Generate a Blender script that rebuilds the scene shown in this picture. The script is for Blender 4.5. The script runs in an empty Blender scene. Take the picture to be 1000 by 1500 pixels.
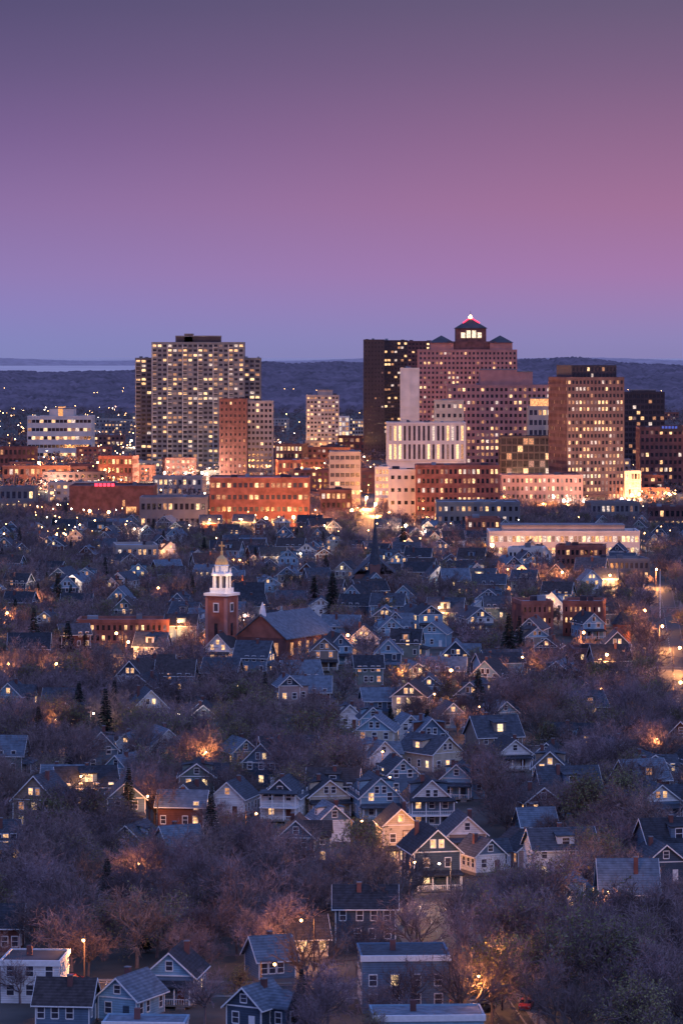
import bpy, math, random
import numpy as np
from mathutils import Vector
R = random.Random(7)
scene = bpy.context.scene
H = 95.0; F = 5000.0; HY = 520.0   # camera height, focal (1000x1500 plan units), horizon row

def lin(h):
    h = h.lstrip('#'); o = []
    for i in (0, 2, 4):
        c = int(h[i:i+2], 16)/255
        o.append(c/12.92 if c <= 0.04045 else ((c+0.055)/1.055)**2.4)
    return (o[0], o[1], o[2], 1)

def P(x, y):            # survey sheet -> ground position in metres
    D = F*H/(y-HY)
    return ((x-500)*D/F, D)

# ------------------------------------------------------------------ materials
MATS = {}
def surf(name, col, rough=0.85, var=0.25, scale=0.6, objrand=0.0, spec=0.3, col2=None, stripes=0.0):
    m = bpy.data.materials.new(name); m.use_nodes = True
    nt = m.node_tree; b = nt.nodes['Principled BSDF']
    b.inputs['Roughness'].default_value = rough
    b.inputs['Specular IOR Level'].default_value = spec
    g = nt.nodes.new('ShaderNodeNewGeometry')
    n = nt.nodes.new('ShaderNodeTexNoise'); n.inputs['Scale'].default_value = scale; n.inputs['Detail'].default_value = 4
    nt.links.new(g.outputs['Position'], n.inputs['Vector'])
    r = nt.nodes.new('ShaderNodeValToRGB')
    c1 = [c*(1-var) for c in col[:3]]+[1]
    c2 = list(col2) if col2 else [min(1, c*(1+var)) for c in col[:3]]+[1]
    r.color_ramp.elements[0].position = 0.32; r.color_ramp.elements[0].color = c1
    r.color_ramp.elements[1].position = 0.68; r.color_ramp.elements[1].color = c2
    nt.links.new(n.outputs['Fac'], r.inputs['Fac'])
    out = r.outputs['Color']
    if stripes > 0:
        w = nt.nodes.new('ShaderNodeTexWave'); w.wave_type = 'BANDS'; w.bands_direction = 'Z'
        w.inputs['Scale'].default_value = 0.9; w.inputs['Distortion'].default_value = 0.6
        nt.links.new(g.outputs['Position'], w.inputs['Vector'])
        mx = nt.nodes.new('ShaderNodeMixRGB'); mx.blend_type = 'MULTIPLY'; mx.inputs[0].default_value = stripes
        nt.links.new(out, mx.inputs[1]); nt.links.new(w.outputs['Color'], mx.inputs[2]); out = mx.outputs[0]
    if objrand > 0:
        oi = nt.nodes.new('ShaderNodeObjectInfo')
        hs = nt.nodes.new('ShaderNodeHueSaturation')
        mr = nt.nodes.new('ShaderNodeMapRange'); mr.inputs[3].default_value = 1-objrand; mr.inputs[4].default_value = 1+objrand
        nt.links.new(oi.outputs['Random'], mr.inputs[0]); nt.links.new(mr.outputs[0], hs.inputs['Value'])
        mr2 = nt.nodes.new('ShaderNodeMapRange'); mr2.inputs[3].default_value = 0.5-objrand*0.12; mr2.inputs[4].default_value = 0.5+objrand*0.12
        ml = nt.nodes.new('ShaderNodeMath'); ml.operation = 'FRACT'
        ml2 = nt.nodes.new('ShaderNodeMath'); ml2.operation = 'MULTIPLY'; ml2.inputs[1].default_value = 7.31
        nt.links.new(oi.outputs['Random'], ml2.inputs[0]); nt.links.new(ml2.outputs[0], ml.inputs[0])
        nt.links.new(ml.outputs[0], mr2.inputs[0]); nt.links.new(mr2.outputs[0], hs.inputs['Hue'])
        nt.links.new(out, hs.inputs['Color']); out = hs.outputs[0]
    nt.links.new(out, b.inputs['Base Color'])
    MATS[name] = m; return m

def emit(name, col, s, vary=True):
    m = bpy.data.materials.new(name); m.use_nodes = True
    nt = m.node_tree; b = nt.nodes['Principled BSDF']
    b.inputs['Base Color'].default_value = (0.05, 0.05, 0.06, 1)
    b.inputs['Roughness'].default_value = 0.3
    b.inputs['Emission Color'].default_value = col
    if vary:
        g = nt.nodes.new('ShaderNodeNewGeometry')
        n = nt.nodes.new('ShaderNodeTexNoise'); n.inputs['Scale'].default_value = 1.3; n.inputs['Detail'].default_value = 3
        nt.links.new(g.outputs['Position'], n.inputs['Vector'])
        mr = nt.nodes.new('ShaderNodeMapRange'); mr.inputs[1].default_value = 0.35; mr.inputs[2].default_value = 0.65
        mr.inputs[3].default_value = s*0.35; mr.inputs[4].default_value = s*1.4
        nt.links.new(n.outputs['Fac'], mr.inputs[0]); nt.links.new(mr.outputs[0], b.inputs['Emission Strength'])
    else:
        b.inputs['Emission Strength'].default_value = s
    m.cycles.emission_sampling = 'NONE'
    MATS[name] = m; return m

surf('grass_ground', (0.07, 0.066, 0.06), var=0.5, scale=0.08)
surf('asphalt', (0.05, 0.05, 0.052), var=0.25, scale=0.4, rough=0.7)
surf('pavement', (0.2, 0.19, 0.18), var=0.2)
surf('road_paint', (0.6, 0.6, 0.56), var=0.2, scale=3)
for nm, c in dict(white=(0.72, 0.74, 0.78), ltblue=(0.25, 0.42, 0.57), grayblue=(0.13, 0.2, 0.3), cream=(0.56, 0.5, 0.41),
                  slate=(0.06, 0.09, 0.14), redbrown=(0.16, 0.065, 0.055), sage=(0.17, 0.22, 0.22), tan=(0.32, 0.25, 0.21), pink=(0.45, 0.33, 0.32)).items():
    surf('siding_'+nm, c, var=0.16, scale=0.8, stripes=0.25)
surf('trim_white', (0.76, 0.77, 0.8), var=0.08, scale=2)
surf('shingle_dark', (0.035, 0.04, 0.055), var=0.4, scale=1.2, stripes=0.3)
surf('shingle_gray', (0.065, 0.078, 0.105), var=0.35, scale=1.2, stripes=0.3)
surf('shingle_light', (0.13, 0.17, 0.225), var=0.3, scale=1.0, stripes=0.3)
surf('shingle_brown', (0.06, 0.05, 0.055), var=0.35, scale=1.2, stripes=0.3)
surf('brick', (0.29, 0.11, 0.085), var=0.3, scale=0.35)
surf('brick_dark', (0.15, 0.07, 0.07), var=0.3, scale=0.3)
surf('brick_pink', (0.42, 0.21, 0.19), var=0.15, scale=0.2)
surf('brownstone', (0.19, 0.10, 0.095), var=0.2, scale=0.2)
surf('concrete', (0.38, 0.33, 0.31), var=0.15, scale=0.15)
surf('concrete_light', (0.62, 0.57, 0.54), var=0.12, scale=0.15)
surf('concrete_gray', (0.19, 0.18, 0.195), var=0.18, scale=0.15)
surf('dark_metal', (0.055, 0.04, 0.05), var=0.2, scale=0.2, rough=0.45)
surf('roof_membrane', (0.25, 0.28, 0.33), var=0.25, scale=0.15)
surf('roof_tar', (0.06, 0.06, 0.07), var=0.3, scale=0.15)
surf('glass_dark', (0.025, 0.022, 0.03), var=0.3, rough=0.12, spec=0.7)
surf('glass_mid', (0.05, 0.05, 0.075), var=0.3, rough=0.2, spec=0.6)
surf('bark', (0.15, 0.12, 0.13), var=0.3, scale=1.0, objrand=0.25)
surf('twigs', (0.205, 0.15, 0.16), var=0.4, scale=0.3, objrand=0.38)
surf('buds_green', (0.19, 0.19, 0.08), var=0.45, scale=0.5, objrand=0.3, rough=0.7)
surf('needles', (0.022, 0.035, 0.03), var=0.4, scale=0.8, objrand=0.2)
surf('forest_hill_hazed', (0.14, 0.1, 0.125), var=0.45, scale=0.02)  # distance haze is mixed into this forest colour; there is no haze volume
surf('far_hill_hazed', (0.42, 0.33, 0.36), var=0.2, scale=0.01)  # paler still: the haze over the far shore is put into its colour
surf('copper_roof', (0.3, 0.36, 0.4), var=0.2, scale=0.5)
surf('gold', (0.8, 0.5, 0.2), var=0.2, scale=2, rough=0.35)
surf('car_dark', (0.03, 0.035, 0.05), var=0.1, rough=0.3, spec=0.6)
surf('car_silver', (0.4, 0.41, 0.43), var=0.1, rough=0.3, spec=0.6)
surf('car_red', (0.3, 0.03, 0.03), var=0.1, rough=0.3, spec=0.6)
surf('rubber', (0.02, 0.02, 0.02))
emit('win_warm', (1, 0.54, 0.24, 1), 1.6)
emit('win_warm_dim', (1, 0.44, 0.2, 1), 0.62)
emit('win_yellow', (1, 0.64, 0.31, 1), 1.9)
emit('win_cool', (1, 0.76, 0.64, 1), 0.95)
emit('win_dim', (0.8, 0.42, 0.36, 1), 0.3)
emit('band_white', (1, 0.78, 0.54, 1), 1.5)
emit('band_orange', (1, 0.42, 0.16, 1), 1.3)
emit('lamp_orange', (1, 0.50, 0.18, 1), 26, False)
emit('lamp_white', (1, 0.80, 0.6, 1), 22, False)
emit('neon_red', (1, 0.03, 0.08, 1), 3, False)
emit('sign_blue', (0.1, 0.2, 1, 1), 0.5, False)
LIT = ['win_warm', 'win_warm', 'win_yellow', 'win_warm_dim', 'win_warm_dim', 'win_dim', 'win_cool']
HLIT = ['win_warm', 'win_warm', 'win_yellow', 'win_warm_dim']

# ------------------------------------------------------------------ mesh builder
class MB:
    def __init__(s): s.v = []; s.f = []; s.m = []; s.names = []
    def mi(s, n):
        if n not in s.names: s.names.append(n)
        return s.names.index(n)
    def poly(s, pts, mat):
        b = len(s.v); s.v.extend(tuple(p) for p in pts); s.f.append(tuple(range(b, b+len(pts)))); s.m.append(s.mi(mat))
    def hexa(s, p, mat):
        b = len(s.v); s.v.extend(tuple(q) for q in p); k = s.mi(mat)
        for f in ((3, 2, 1, 0), (4, 5, 6, 7), (0, 1, 5, 4), (1, 2, 6, 5), (2, 3, 7, 6), (3, 0, 4, 7)):
            s.f.append(tuple(b+i for i in f)); s.m.append(k)
    def box(s, x0, x1, y0, y1, z0, z1, mat):
        s.hexa([(x0, y0, z0), (x1, y0, z0), (x1, y1, z0), (x0, y1, z0), (x0, y0, z1), (x1, y0, z1), (x1, y1, z1), (x0, y1, z1)], mat)
    def obox(s, o, u, n, a0, a1, b0, b1, z0, z1, mat):
        def q(a, b, z): return (o[0]+u[0]*a+n[0]*b, o[1]+u[1]*a+n[1]*b, z)
        s.hexa([q(a0, b1, z0), q(a1, b1, z0), q(a1, b0, z0), q(a0, b0, z0), q(a0, b1, z1), q(a1, b1, z1), q(a1, b0, z1), q(a0, b0, z1)], mat)
    def ngon(s, cx, cy, rs, zs, n, mat, cap=True, ph=0.0):
        rings = []
        for r, z in zip(rs, zs):
            b = len(s.v); rings.append(b)
            for i in range(n):
                a = 2*math.pi*i/n+ph
                s.v.append((cx+r*math.cos(a), cy+r*math.sin(a), z))
        k = s.mi(mat)
        for a, b in zip(rings, rings[1:]):
            for i in range(n):
                j = (i+1) % n
                s.f.append((a+i, a+j, b+j, b+i)); s.m.append(k)
        if cap:
            s.f.append(tuple(rings[-1]+i for i in range(n))); s.m.append(k)
    def mesh(s, name):
        me = bpy.data.meshes.new(name); me.from_pydata(s.v, [], s.f)
        for n in s.names: me.materials.append(MATS[n])
        me.polygons.foreach_set('material_index', s.m); me.update(); return me
    def obj(s, name, loc=(0, 0, 0), yaw=0.0):
        o = bpy.data.objects.new(name, s.mesh(name)); o.location = loc; o.rotation_euler = (0, 0, yaw)
        scene.collection.objects.link(o); return o

KEEP = []
FOOT = []

# ------------------------------------------------------------------ facades / city buildings
def pick(litf, dark, pool=None):
    return R.choice(pool or LIT) if R.random() < litf else dark

def facade(mb, o, u, n, L, z0, z1, floors, cols, pwr, shr, wall, span, litf, dark, dp, rowlit):
    cw = L/cols; fh = (z1-z0)/floors
    for j in range(floors):
        fl = litf*(R.choice((0.4, 1, 1, 1.7)) if rowlit else 1)
        for i in range(cols):
            a, b = i*cw, (i+1)*cw; c, d = z0+j*fh, z0+(j+1)*fh
            mb.poly([(o[0]+u[0]*a, o[1]+u[1]*a, c), (o[0]+u[0]*b, o[1]+u[1]*b, c), (o[0]+u[0]*b, o[1]+u[1]*b, d), (o[0]+u[0]*a, o[1]+u[1]*a, d)], pick(fl, dark))
    pw = cw*pwr
    if pw > 0.02:
        for i in range(cols+1):
            a0 = max(0, i*cw-pw/2); a1 = min(L, i*cw+pw/2)
            mb.obox(o, u, n, a0, a1, -0.1, dp, z0, z1, wall)
    sh = fh*shr
    for j in range(floors+1):
        c0 = max(z0, z0+j*fh-sh/2); c1 = min(z1, z0+j*fh+sh/2)
        mb.obox(o, u, n, 0, L, -0.1, dp*0.7, c0, c1, span)

def bldg(name, xl, xr, yt, yb, floors, cols, wall='concrete', litf=0.3, yaw=0, depth=25, pwr=0.4, shr=0.45, span=None, dark='glass_dark',
         dp=0.4, pent=(), roof='roof_tar', rowlit=True, sidelit=None, keep=0.0, extra=None, base=None):
    D = F*H/(yb-HY); s = D/F; W = (xr-xl)*s; ya = math.radians(yaw)
    w = (W-depth*math.sin(abs(ya)))/math.cos(ya); h = H-(yt-HY)*s
    cx = ((xl+xr)/2-500)*s; cy = D+(depth*math.cos(ya)+w*math.sin(abs(ya)))/2
    span = span or wall; mb = MB(); hx, hy = w/2, depth/2
    sc = max(2, round(cols*depth/w))
    sl = litf if sidelit is None else sidelit
    z0 = 0
    if base:
        z0 = base[0]; mb.box(-hx-.3, hx+.3, -hy-.3, hy+.3, 0, z0, base[1])
    facade(mb, (-hx, -hy), (1, 0), (0, -1), w, z0, h, floors, cols, pwr, shr, wall, span, litf, dark, dp, rowlit)
    facade(mb, (hx, -hy), (0, 1), (1, 0), depth, z0, h, floors, sc, pwr, shr, wall, span, sl, dark, dp, rowlit)
    facade(mb, (-hx, hy), (0, -1), (-1, 0), depth, z0, h, floors, sc, pwr, shr, wall, span, sl, dark, dp, rowlit)
    mb.poly([(hx, hy, 0), (-hx, hy, 0), (-hx, hy, h), (hx, hy, h)], wall)
    for sx in (-1, 1):
        for sy in (-1, 1):
            mb.box(*sorted((sx*(hx-0.3), sx*(hx+dp+.02))), *sorted((sy*(hy-0.3), sy*(hy+dp+.02))), 0, h+0.02, wall)
    e = dp+0.08
    mb.box(-hx-e, hx+e, -hy-e, -hy+.3, h-0.25, h+1.1, wall); mb.box(-hx-e, hx+e, hy-.3, hy+e, h-0.25, h+1.1, wall)
    mb.box(-hx-e, -hx+.3, -hy+.31, hy-.31, h-0.25, h+1.08, wall); mb.box(hx-.3, hx+e, -hy+.31, hy-.31, h-0.25, h+1.08, wall)
    mb.box(-hx+.31, hx-.31, -hy+.31, hy-.31, h-0.2, h+0.15, roof)
    for (pl, pr, pt, pm) in pent:
        a = ((pl+pr)/2-(xl+xr)/2)*s; pw_ = (pr-pl)*s/2; ph = H-(pt-HY)*s
        mb.box(a-pw_, a+pw_, -hy*0.75, hy*0.7, h+.1, ph, pm)
        mb.box(a-pw_-.2, a+pw_+.2, -hy*0.75-.2, hy*0.7+.2, ph-.6, ph+.25, 'concrete_gray')
    for k in range(max(2, int(w/12))):
        a = R.uniform(-hx*.8, hx*.8); b = R.uniform(-hy*.6, hy*.6); q = R.uniform(.8, 2.2)
        mb.box(a-q, a+q, b-q*.7, b+q*.7, h+.12, h+R.uniform(1.2, 2.6), R.choice(('concrete_gray', 'roof_membrane', 'dark_metal')))
    if extra: extra(mb, s, w, depth, h, xl, xr)
    o = mb.obj(name, (cx, cy, 0), ya if yaw else 0)
    FOOT.append((cx, cy, max(w, depth)*0.6))
    KEEP.append((cx-w/2-4, cx+w/2+4, D-8-keep, D+depth+4, 0.9))
    return o

def pyr(mb, a0, a1, b0, b1, z0, z1, mat):
    c = ((a0+a1)/2, (b0+b1)/2, z1); q = [(a0, b0, z0), (a1, b0, z0), (a1, b1, z0), (a0, b1, z0)]
    for i in range(4): mb.poly([q[i], q[(i+1) % 4], c], mat)

def apt(mb, s, w, dpt, h, xl, xr):
    hy = dpt/2; n = max(1, round(w/4.1)); cw = w/n
    for i in range(0, n, 3):       # projecting balcony stacks: slabs and light side fins
        mb.box(-w/2+i*cw-.1, -w/2+i*cw+.35, -hy-1.7, -hy-.42, 3, h-1, 'concrete_light')
        for j in range(27):
            z = 4+j*(h-4)/27
            mb.box(-w/2+i*cw+.36, -w/2+(i+1)*cw-.3, -hy-1.6, -hy-.45, z, z+1.0, 'concrete')
bldg('apartment_tower', 223, 357, 503, 692, 27, 18, 'concrete_gray', 0.34, 0, 26, 0.34, 0.5, 'concrete_gray', pent=((257, 323, 492, 'dark_metal'), (270, 282, 489, 'dark_metal')), extra=apt, rowlit=False)
bldg('apartment_tower', 199, 222.5, 526, 690, 25, 3, 'concrete_gray', 0.24, 0, 24, 0.28, 0.46, 'concrete_gray', rowlit=False, extra=apt)
bldg('apartment_tower', 357.5, 381, 526, 690, 25, 3, 'concrete_gray', 0.2, 0, 24, 0.28, 0.46, 'concrete_gray', rowlit=False)
bldg('brick_office_building', 322, 361, 586, 705, 13, 6, 'brick_dark', 0.10, 0, 22, 0.62, 0.6)
bldg('apartment_building', 362, 399, 589, 703, 14, 6, 'concrete', 0.16, 0, 22, 0.4, 0.5, rowlit=False)
bldg('hospital_office_building', 41, 134, 611, 672, 5, 16, 'concrete_light', 0.35, 0, 40, 0.12, 0.62, pent=((72, 108, 598, 'concrete_light'), (85, 92, 595, 'band_orange')))
bldg('apartment_building', 449, 496, 580, 658, 13, 9, 'concrete', 0.5, 0, 20, 0.4, 0.5, pent=((465, 487, 571, 'concrete'),), rowlit=False)
bldg('stair_tower_building', 495, 511, 611, 652, 6, 3, 'concrete_light', 0.8, 0, 10, 0.2, 0.25, dark='band_white')
bldg('office_building', 512, 532, 616, 656, 8, 5, 'concrete', 0.5, 0, 15, 0.4, 0.4)
bldg('office_tower', 533, 562, 499, 674, 28, 6, 'dark_metal', 0.03, 0, 30, 0.6, 0.6)
bldg('office_tower', 562.5, 596, 500, 672, 28, 7, 'dark_metal', 0.33, 0, 28, 0.25, 0.5, rowlit=True)
bldg('office_tower', 597, 640, 501, 666, 28, 8, 'brick_dark', 0.14, 0, 28, 0.35, 0.55)
def crown(mb, s, w, dpt, h, xl, xr):
    mid = (xl+xr)/2; hy = dpt/2
    def X(x): return (x-mid)*s
    def Z(y): return H-(y-HY)*s
    for a, b, t, pk in ((630, 664, 502, 491), (717, 750, 502, 491)):
        mb.box(X(a), X(b), -hy+1, hy-1, h, Z(t), 'brick_pink'); pyr(mb, X(a)-1, X(b)+1, -hy, hy, Z(t)+.05, Z(pk), 'roof_tar')
    mb.box(X(655), X(726), -hy+2, hy-2, h, Z(500), 'brick_dark')
    mb.box(X(668), X(712), -hy*.8, hy*.8, Z(500), Z(481), 'brick_dark')
    for i in range(4):
        a = 675+i*8
        mb.box(X(a), X(a+6), -hy*.8-.5, -hy*.8, Z(495), Z(484 if i in (1, 2) else 487), 'band_white')
    pyr(mb, X(666), X(714), -hy*.85, hy*.85, Z(481)+.05, Z(466), 'roof_tar')
    for a in (678, 702):
        p0 = Vector((X(a), -hy*.43-.2, Z(473.3))); p1 = Vector((X(690)-.3, -.2, Z(466)+.3))
        mb.hexa([p0, p0+Vector((.6, 0, 0)), p1+Vector((.6, 0, 0)), p1, p0+Vector((0, 0, .7)), p0+Vector((.6, 0, .7)), p1+Vector((.6, 0, .7)), p1+Vector((0, 0, .7))], 'neon_red')
    mb.ngon(X(690), 0, (1.5, 1.6, .3), (Z(466), Z(464), Z(461)), 8, 'lamp_orange')
    mb.ngon(X(690), 0, (.2, .12), (Z(461), Z(455)), 5, 'dark_metal')
bldg('pyramid_roof_office_tower', 613, 756, 514, 692, 25, 24, 'brick_pink', 0.22, 0, 40, 0.5, 0.5, extra=crown, rowlit=True)
bldg('stair_tower', 587, 613, 541, 705, 3, 2, 'concrete_light', 0.0, 0, 14, 0.1, 0.04, dark='concrete_light')
bldg('office_building', 655, 806, 566, 708, 15, 22, 'brick_pink', 0.45, 0, 38, 0.45, 0.5, pent=((703, 757, 541, 'brick_pink'), (757, 780, 544, 'brick_pink')), rowlit=True)
bldg('office_building', 637, 678, 588, 712, 9, 5, 'concrete', 0.1, 0, 18, 0.5, 0.6)
bldg('library_building', 568, 680, 621, 722, 2, 16, 'concrete_light', 0.35, 0, 30, 0.5, 0.2, dark='glass_mid', base=(22, 'concrete_light'), dp=.9)
bldg('office_building', 774, 807, 597, 714, 8, 5, 'concrete', 0.2, 0, 20, 0.3, 0.5, dark='glass_mid', pent=((778, 805, 583, 'band_orange'),))
bldg('glass_office_building', 733, 806, 641, 718, 7, 9, 'dark_metal', 0.12, 0, 25, 0.15, 0.2)
def ktop(mb, s, w, dpt, h, xl, xr):
    facade(mb, (-w*.40, -dpt*.42), (1, 0), (0, -1), w*.80, h+.1, h+8, 2, 12, .4, .4, 'dark_metal', 'dark_metal', .15, 'glass_dark', .3, False)
    mb.box(-w*.40, w*.40, -dpt*.42+.05, dpt*.4, h+.1, h+8.6, 'dark_metal')
bldg('office_tower', 809, 914, 555, 742, 19, 15, 'brownstone', 0.5, 14, 38, 0.42, 0.48, extra=ktop, sidelit=.2)
bldg('glass_office_tower', 914, 972, 576, 690, 14, 10, 'dark_metal', 0.2, 0, 25, 0.2, 0.4, pent=((925, 960, 571, 'dark_metal'),))
def sign(mb, s, w, dpt, h, xl, xr):
    for i in range(5): mb.box(-w*.08+i*2.2, -w*.08+i*2.2+1.5, -dpt/2-1.0, -dpt/2-.75, h+.1, h+1.8, 'sign_blue')
    mb.box(-w*.12, w*.32, -dpt/2-.75, -dpt/2-.62, h-2, h+2.6, 'dark_metal')
bldg('brick_office_building', 937, 1012, 628, 726, 9, 11, 'brick_dark', 0.42, 0, 30, 0.4, 0.5, extra=sign)
bldg('shop_building', 915, 937, 692, 738, 4, 5, 'concrete_light', .9, 0, 12, .2, .3)
bldg('parking_garage', 308, 452, 702, 772, 4, 18, 'brick', 0.25, 0, 35, 0.35, 0.62, span='brick', roof='roof_membrane', dark='glass_mid', keep=120)
def neon(mb, s, w, dpt, h, xl, xr):
    for i in range(5):
        a = -w*.2+i*2.4
        mb.box(a, a+1.7, -dpt/2-.9, -dpt/2-.5, h+.6, h+2.4, 'neon_red')
    mb.box(w*.18, w*.3, -dpt/2-.9, -dpt/2-.5, 3, 7, 'band_orange'); mb.box(-w*.3, w*.1, -dpt/2-.8, -dpt/2-.5, .5, 3, 'band_orange')
bldg('theater_building', 103, 224, 714, 760, 1, 10, 'brick_dark', 0.12, 0, 40, 0.7, 0.8, extra=neon, keep=70, dark='brick_dark')
bldg('warehouse_building', 206, 302, 731, 775, 2, 12, 'concrete_gray', 0.25, 0, 25, 0.4, 0.6, roof='roof_membrane', keep=70)
bldg('parking_garage', 483, 527, 664, 740, 6, 6, 'concrete', 0.15, 0, 30, 0.2, 0.55, dark='glass_mid')
bldg('office_building', 550, 569, 686, 748, 6, 4, 'concrete_light', 0.75, 0, 20, 0.3, 0.4, dark='band_orange')
bldg('brick_school_building', 610, 730, 684, 766, 6, 18, 'brick', 0.3, 0, 30, 0.45, 0.5, keep=60, roof='roof_membrane')
bldg('annex_building', 570, 609, 690, 764, 4, 4, 'concrete_light', 0.0, 0, 20, 0.5, 0.7, keep=60)
bldg('brick_building', 735, 852, 698, 745, 4, 18, 'brick_pink', 0.35, 0, 25, 0.5, 0.5)
bldg('brick_building', 640, 760, 738, 782, 3, 14, 'concrete_gray', 0.3, 0, 30, 0.5, 0.55, roof='roof_membrane', keep=60)
bldg('civic_center_building', 717, 935, 781, 815, 2, 34, 'concrete_light', 0.85, 0, 25, 0.25, 0.5, dark='glass_mid', pent=((735, 915, 770, 'concrete'),), roof='roof_membrane', keep=150)
bldg('brick_apartment_building', 755, 808, 885, 934, 3, 6, 'brick', 0.4, 8, 16, 0.6, 0.55, roof='roof_membrane', keep=125, rowlit=False)
bldg('brick_apartment_building', 826, 890, 885, 932, 3, 8, 'brick', 0.4, -8, 16, 0.6, 0.55, roof='roof_membrane', keep=125, rowlit=False)
bldg('brick_apartment_building', 115, 246, 912, 942, 2, 16, 'brick', 0.45, 0, 14, 0.5, 0.5, roof='roof_membrane', keep=110, rowlit=False)
bldg('brick_building', 840, 905, 955, 985, 2, 8, 'brick_dark', 0.3, 0, 14, 0.5, 0.5, keep=40, rowlit=False)
for a in [('brick_building', 0, 52, 656, 694, 3, 8, 'brick_dark', .3), ('brick_building', 5, 100, 684, 712, 2, 12, 'brownstone', .3),
          ('brick_building', 145, 200, 670, 708, 3, 8, 'brick', .35), ('brick_building', 404, 449, 652, 694, 4, 7, 'brick_dark', .4),
          ('shop_building', 470, 514, 720, 760, 3, 6, 'brick_dark', .2), ('shop_building', 0, 50, 716, 752, 2, 6, 'concrete_gray', .3),
          ('brick_building', 685, 731, 762, 800, 3, 7, 'brick', .35), ('brick_building', 815, 890, 803, 842, 3, 10, 'brick', .3),
          ('brick_building', 162, 230, 802, 830, 2, 8, 'concrete', .35), ('shop_building', 404, 440, 676, 712, 3, 6, 'brick', .3),
          ('shop_building', 870, 950, 822, 850, 2, 10, 'concrete_gray', .4), ('brick_building', 745, 800, 806, 836, 2, 8, 'concrete_light', .5),
          ('brick_building', 860, 935, 738, 768, 2, 10, 'concrete_gray', .5), ('shop_building', 950, 1010, 745, 775, 2, 7, 'brick_dark', .3),
          ('brick_building', 225, 300, 700, 726, 2, 10, 'concrete', .5), ('brick_building', 495, 560, 640, 668, 3, 8, 'brick', .5)]:
    bldg(a[0], *a[1:7], wall=a[7], litf=a[8], depth=R.uniform(14, 26), yaw=R.choice((0, 0, 7, -8)), roof=R.choice(('roof_tar', 'roof_membrane')), keep=40, dark=R.choice(('glass_dark', 'glass_mid')))
for k in range(120):   # low blocks across and behind downtown
    yb = R.uniform(612, 745); x = R.uniform(-40, 1040); pxm = (yb-HY)/H
    hh = R.uniform(6, 17); ww = R.uniform(16, 46)*pxm
    bldg('city_block_building', x-ww/2, x+ww/2, yb-hh*pxm, yb, max(2, int(hh/3.6)), max(4, int(ww/pxm/4)), R.choice(('brick', 'brick_dark', 'concrete', 'brick_dark', 'brownstone', 'concrete', 'concrete_gray')),
         R.uniform(.15, .5), R.choice((0, 0, 10, -10)), R.uniform(12, 18), .45, .5, roof=R.choice(('roof_tar', 'roof_tar', 'roof_membrane')), dark=R.choice(('glass_dark', 'glass_mid')))

# ------------------------------------------------------------------ houses
def window(mb, o, u, n, a, z, ww, wh, mat, detail):
    if detail:
        mb.obox(o, u, n, a-ww/2, a+ww/2, 0, .03, z, z+wh, mat)
        for q in ((a-ww/2-.12, a-ww/2, z-.12, z+wh+.14), (a+ww/2, a+ww/2+.12, z-.12, z+wh+.14)):
            mb.obox(o, u, n, q[0], q[1], -.01, .09, q[2], q[3], 'trim_white')
        for q in ((z-.16, z, .12), (z+wh, z+wh+.16, .1), (z+wh*.48, z+wh*.54, .06)):
            mb.obox(o, u, n, a-ww/2+.001, a+ww/2-.001, -.01, q[2], q[0], q[1], 'trim_white')
    else:
        mb.obox(o, u, n, a-ww/2-.12, a+ww/2+.12, -.01, .05, z-.12, z+wh+.14, 'trim_white')
        mb.obox(o, u, n, a-ww/2, a+ww/2, 0, .08, z, z+wh, mat)

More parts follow.
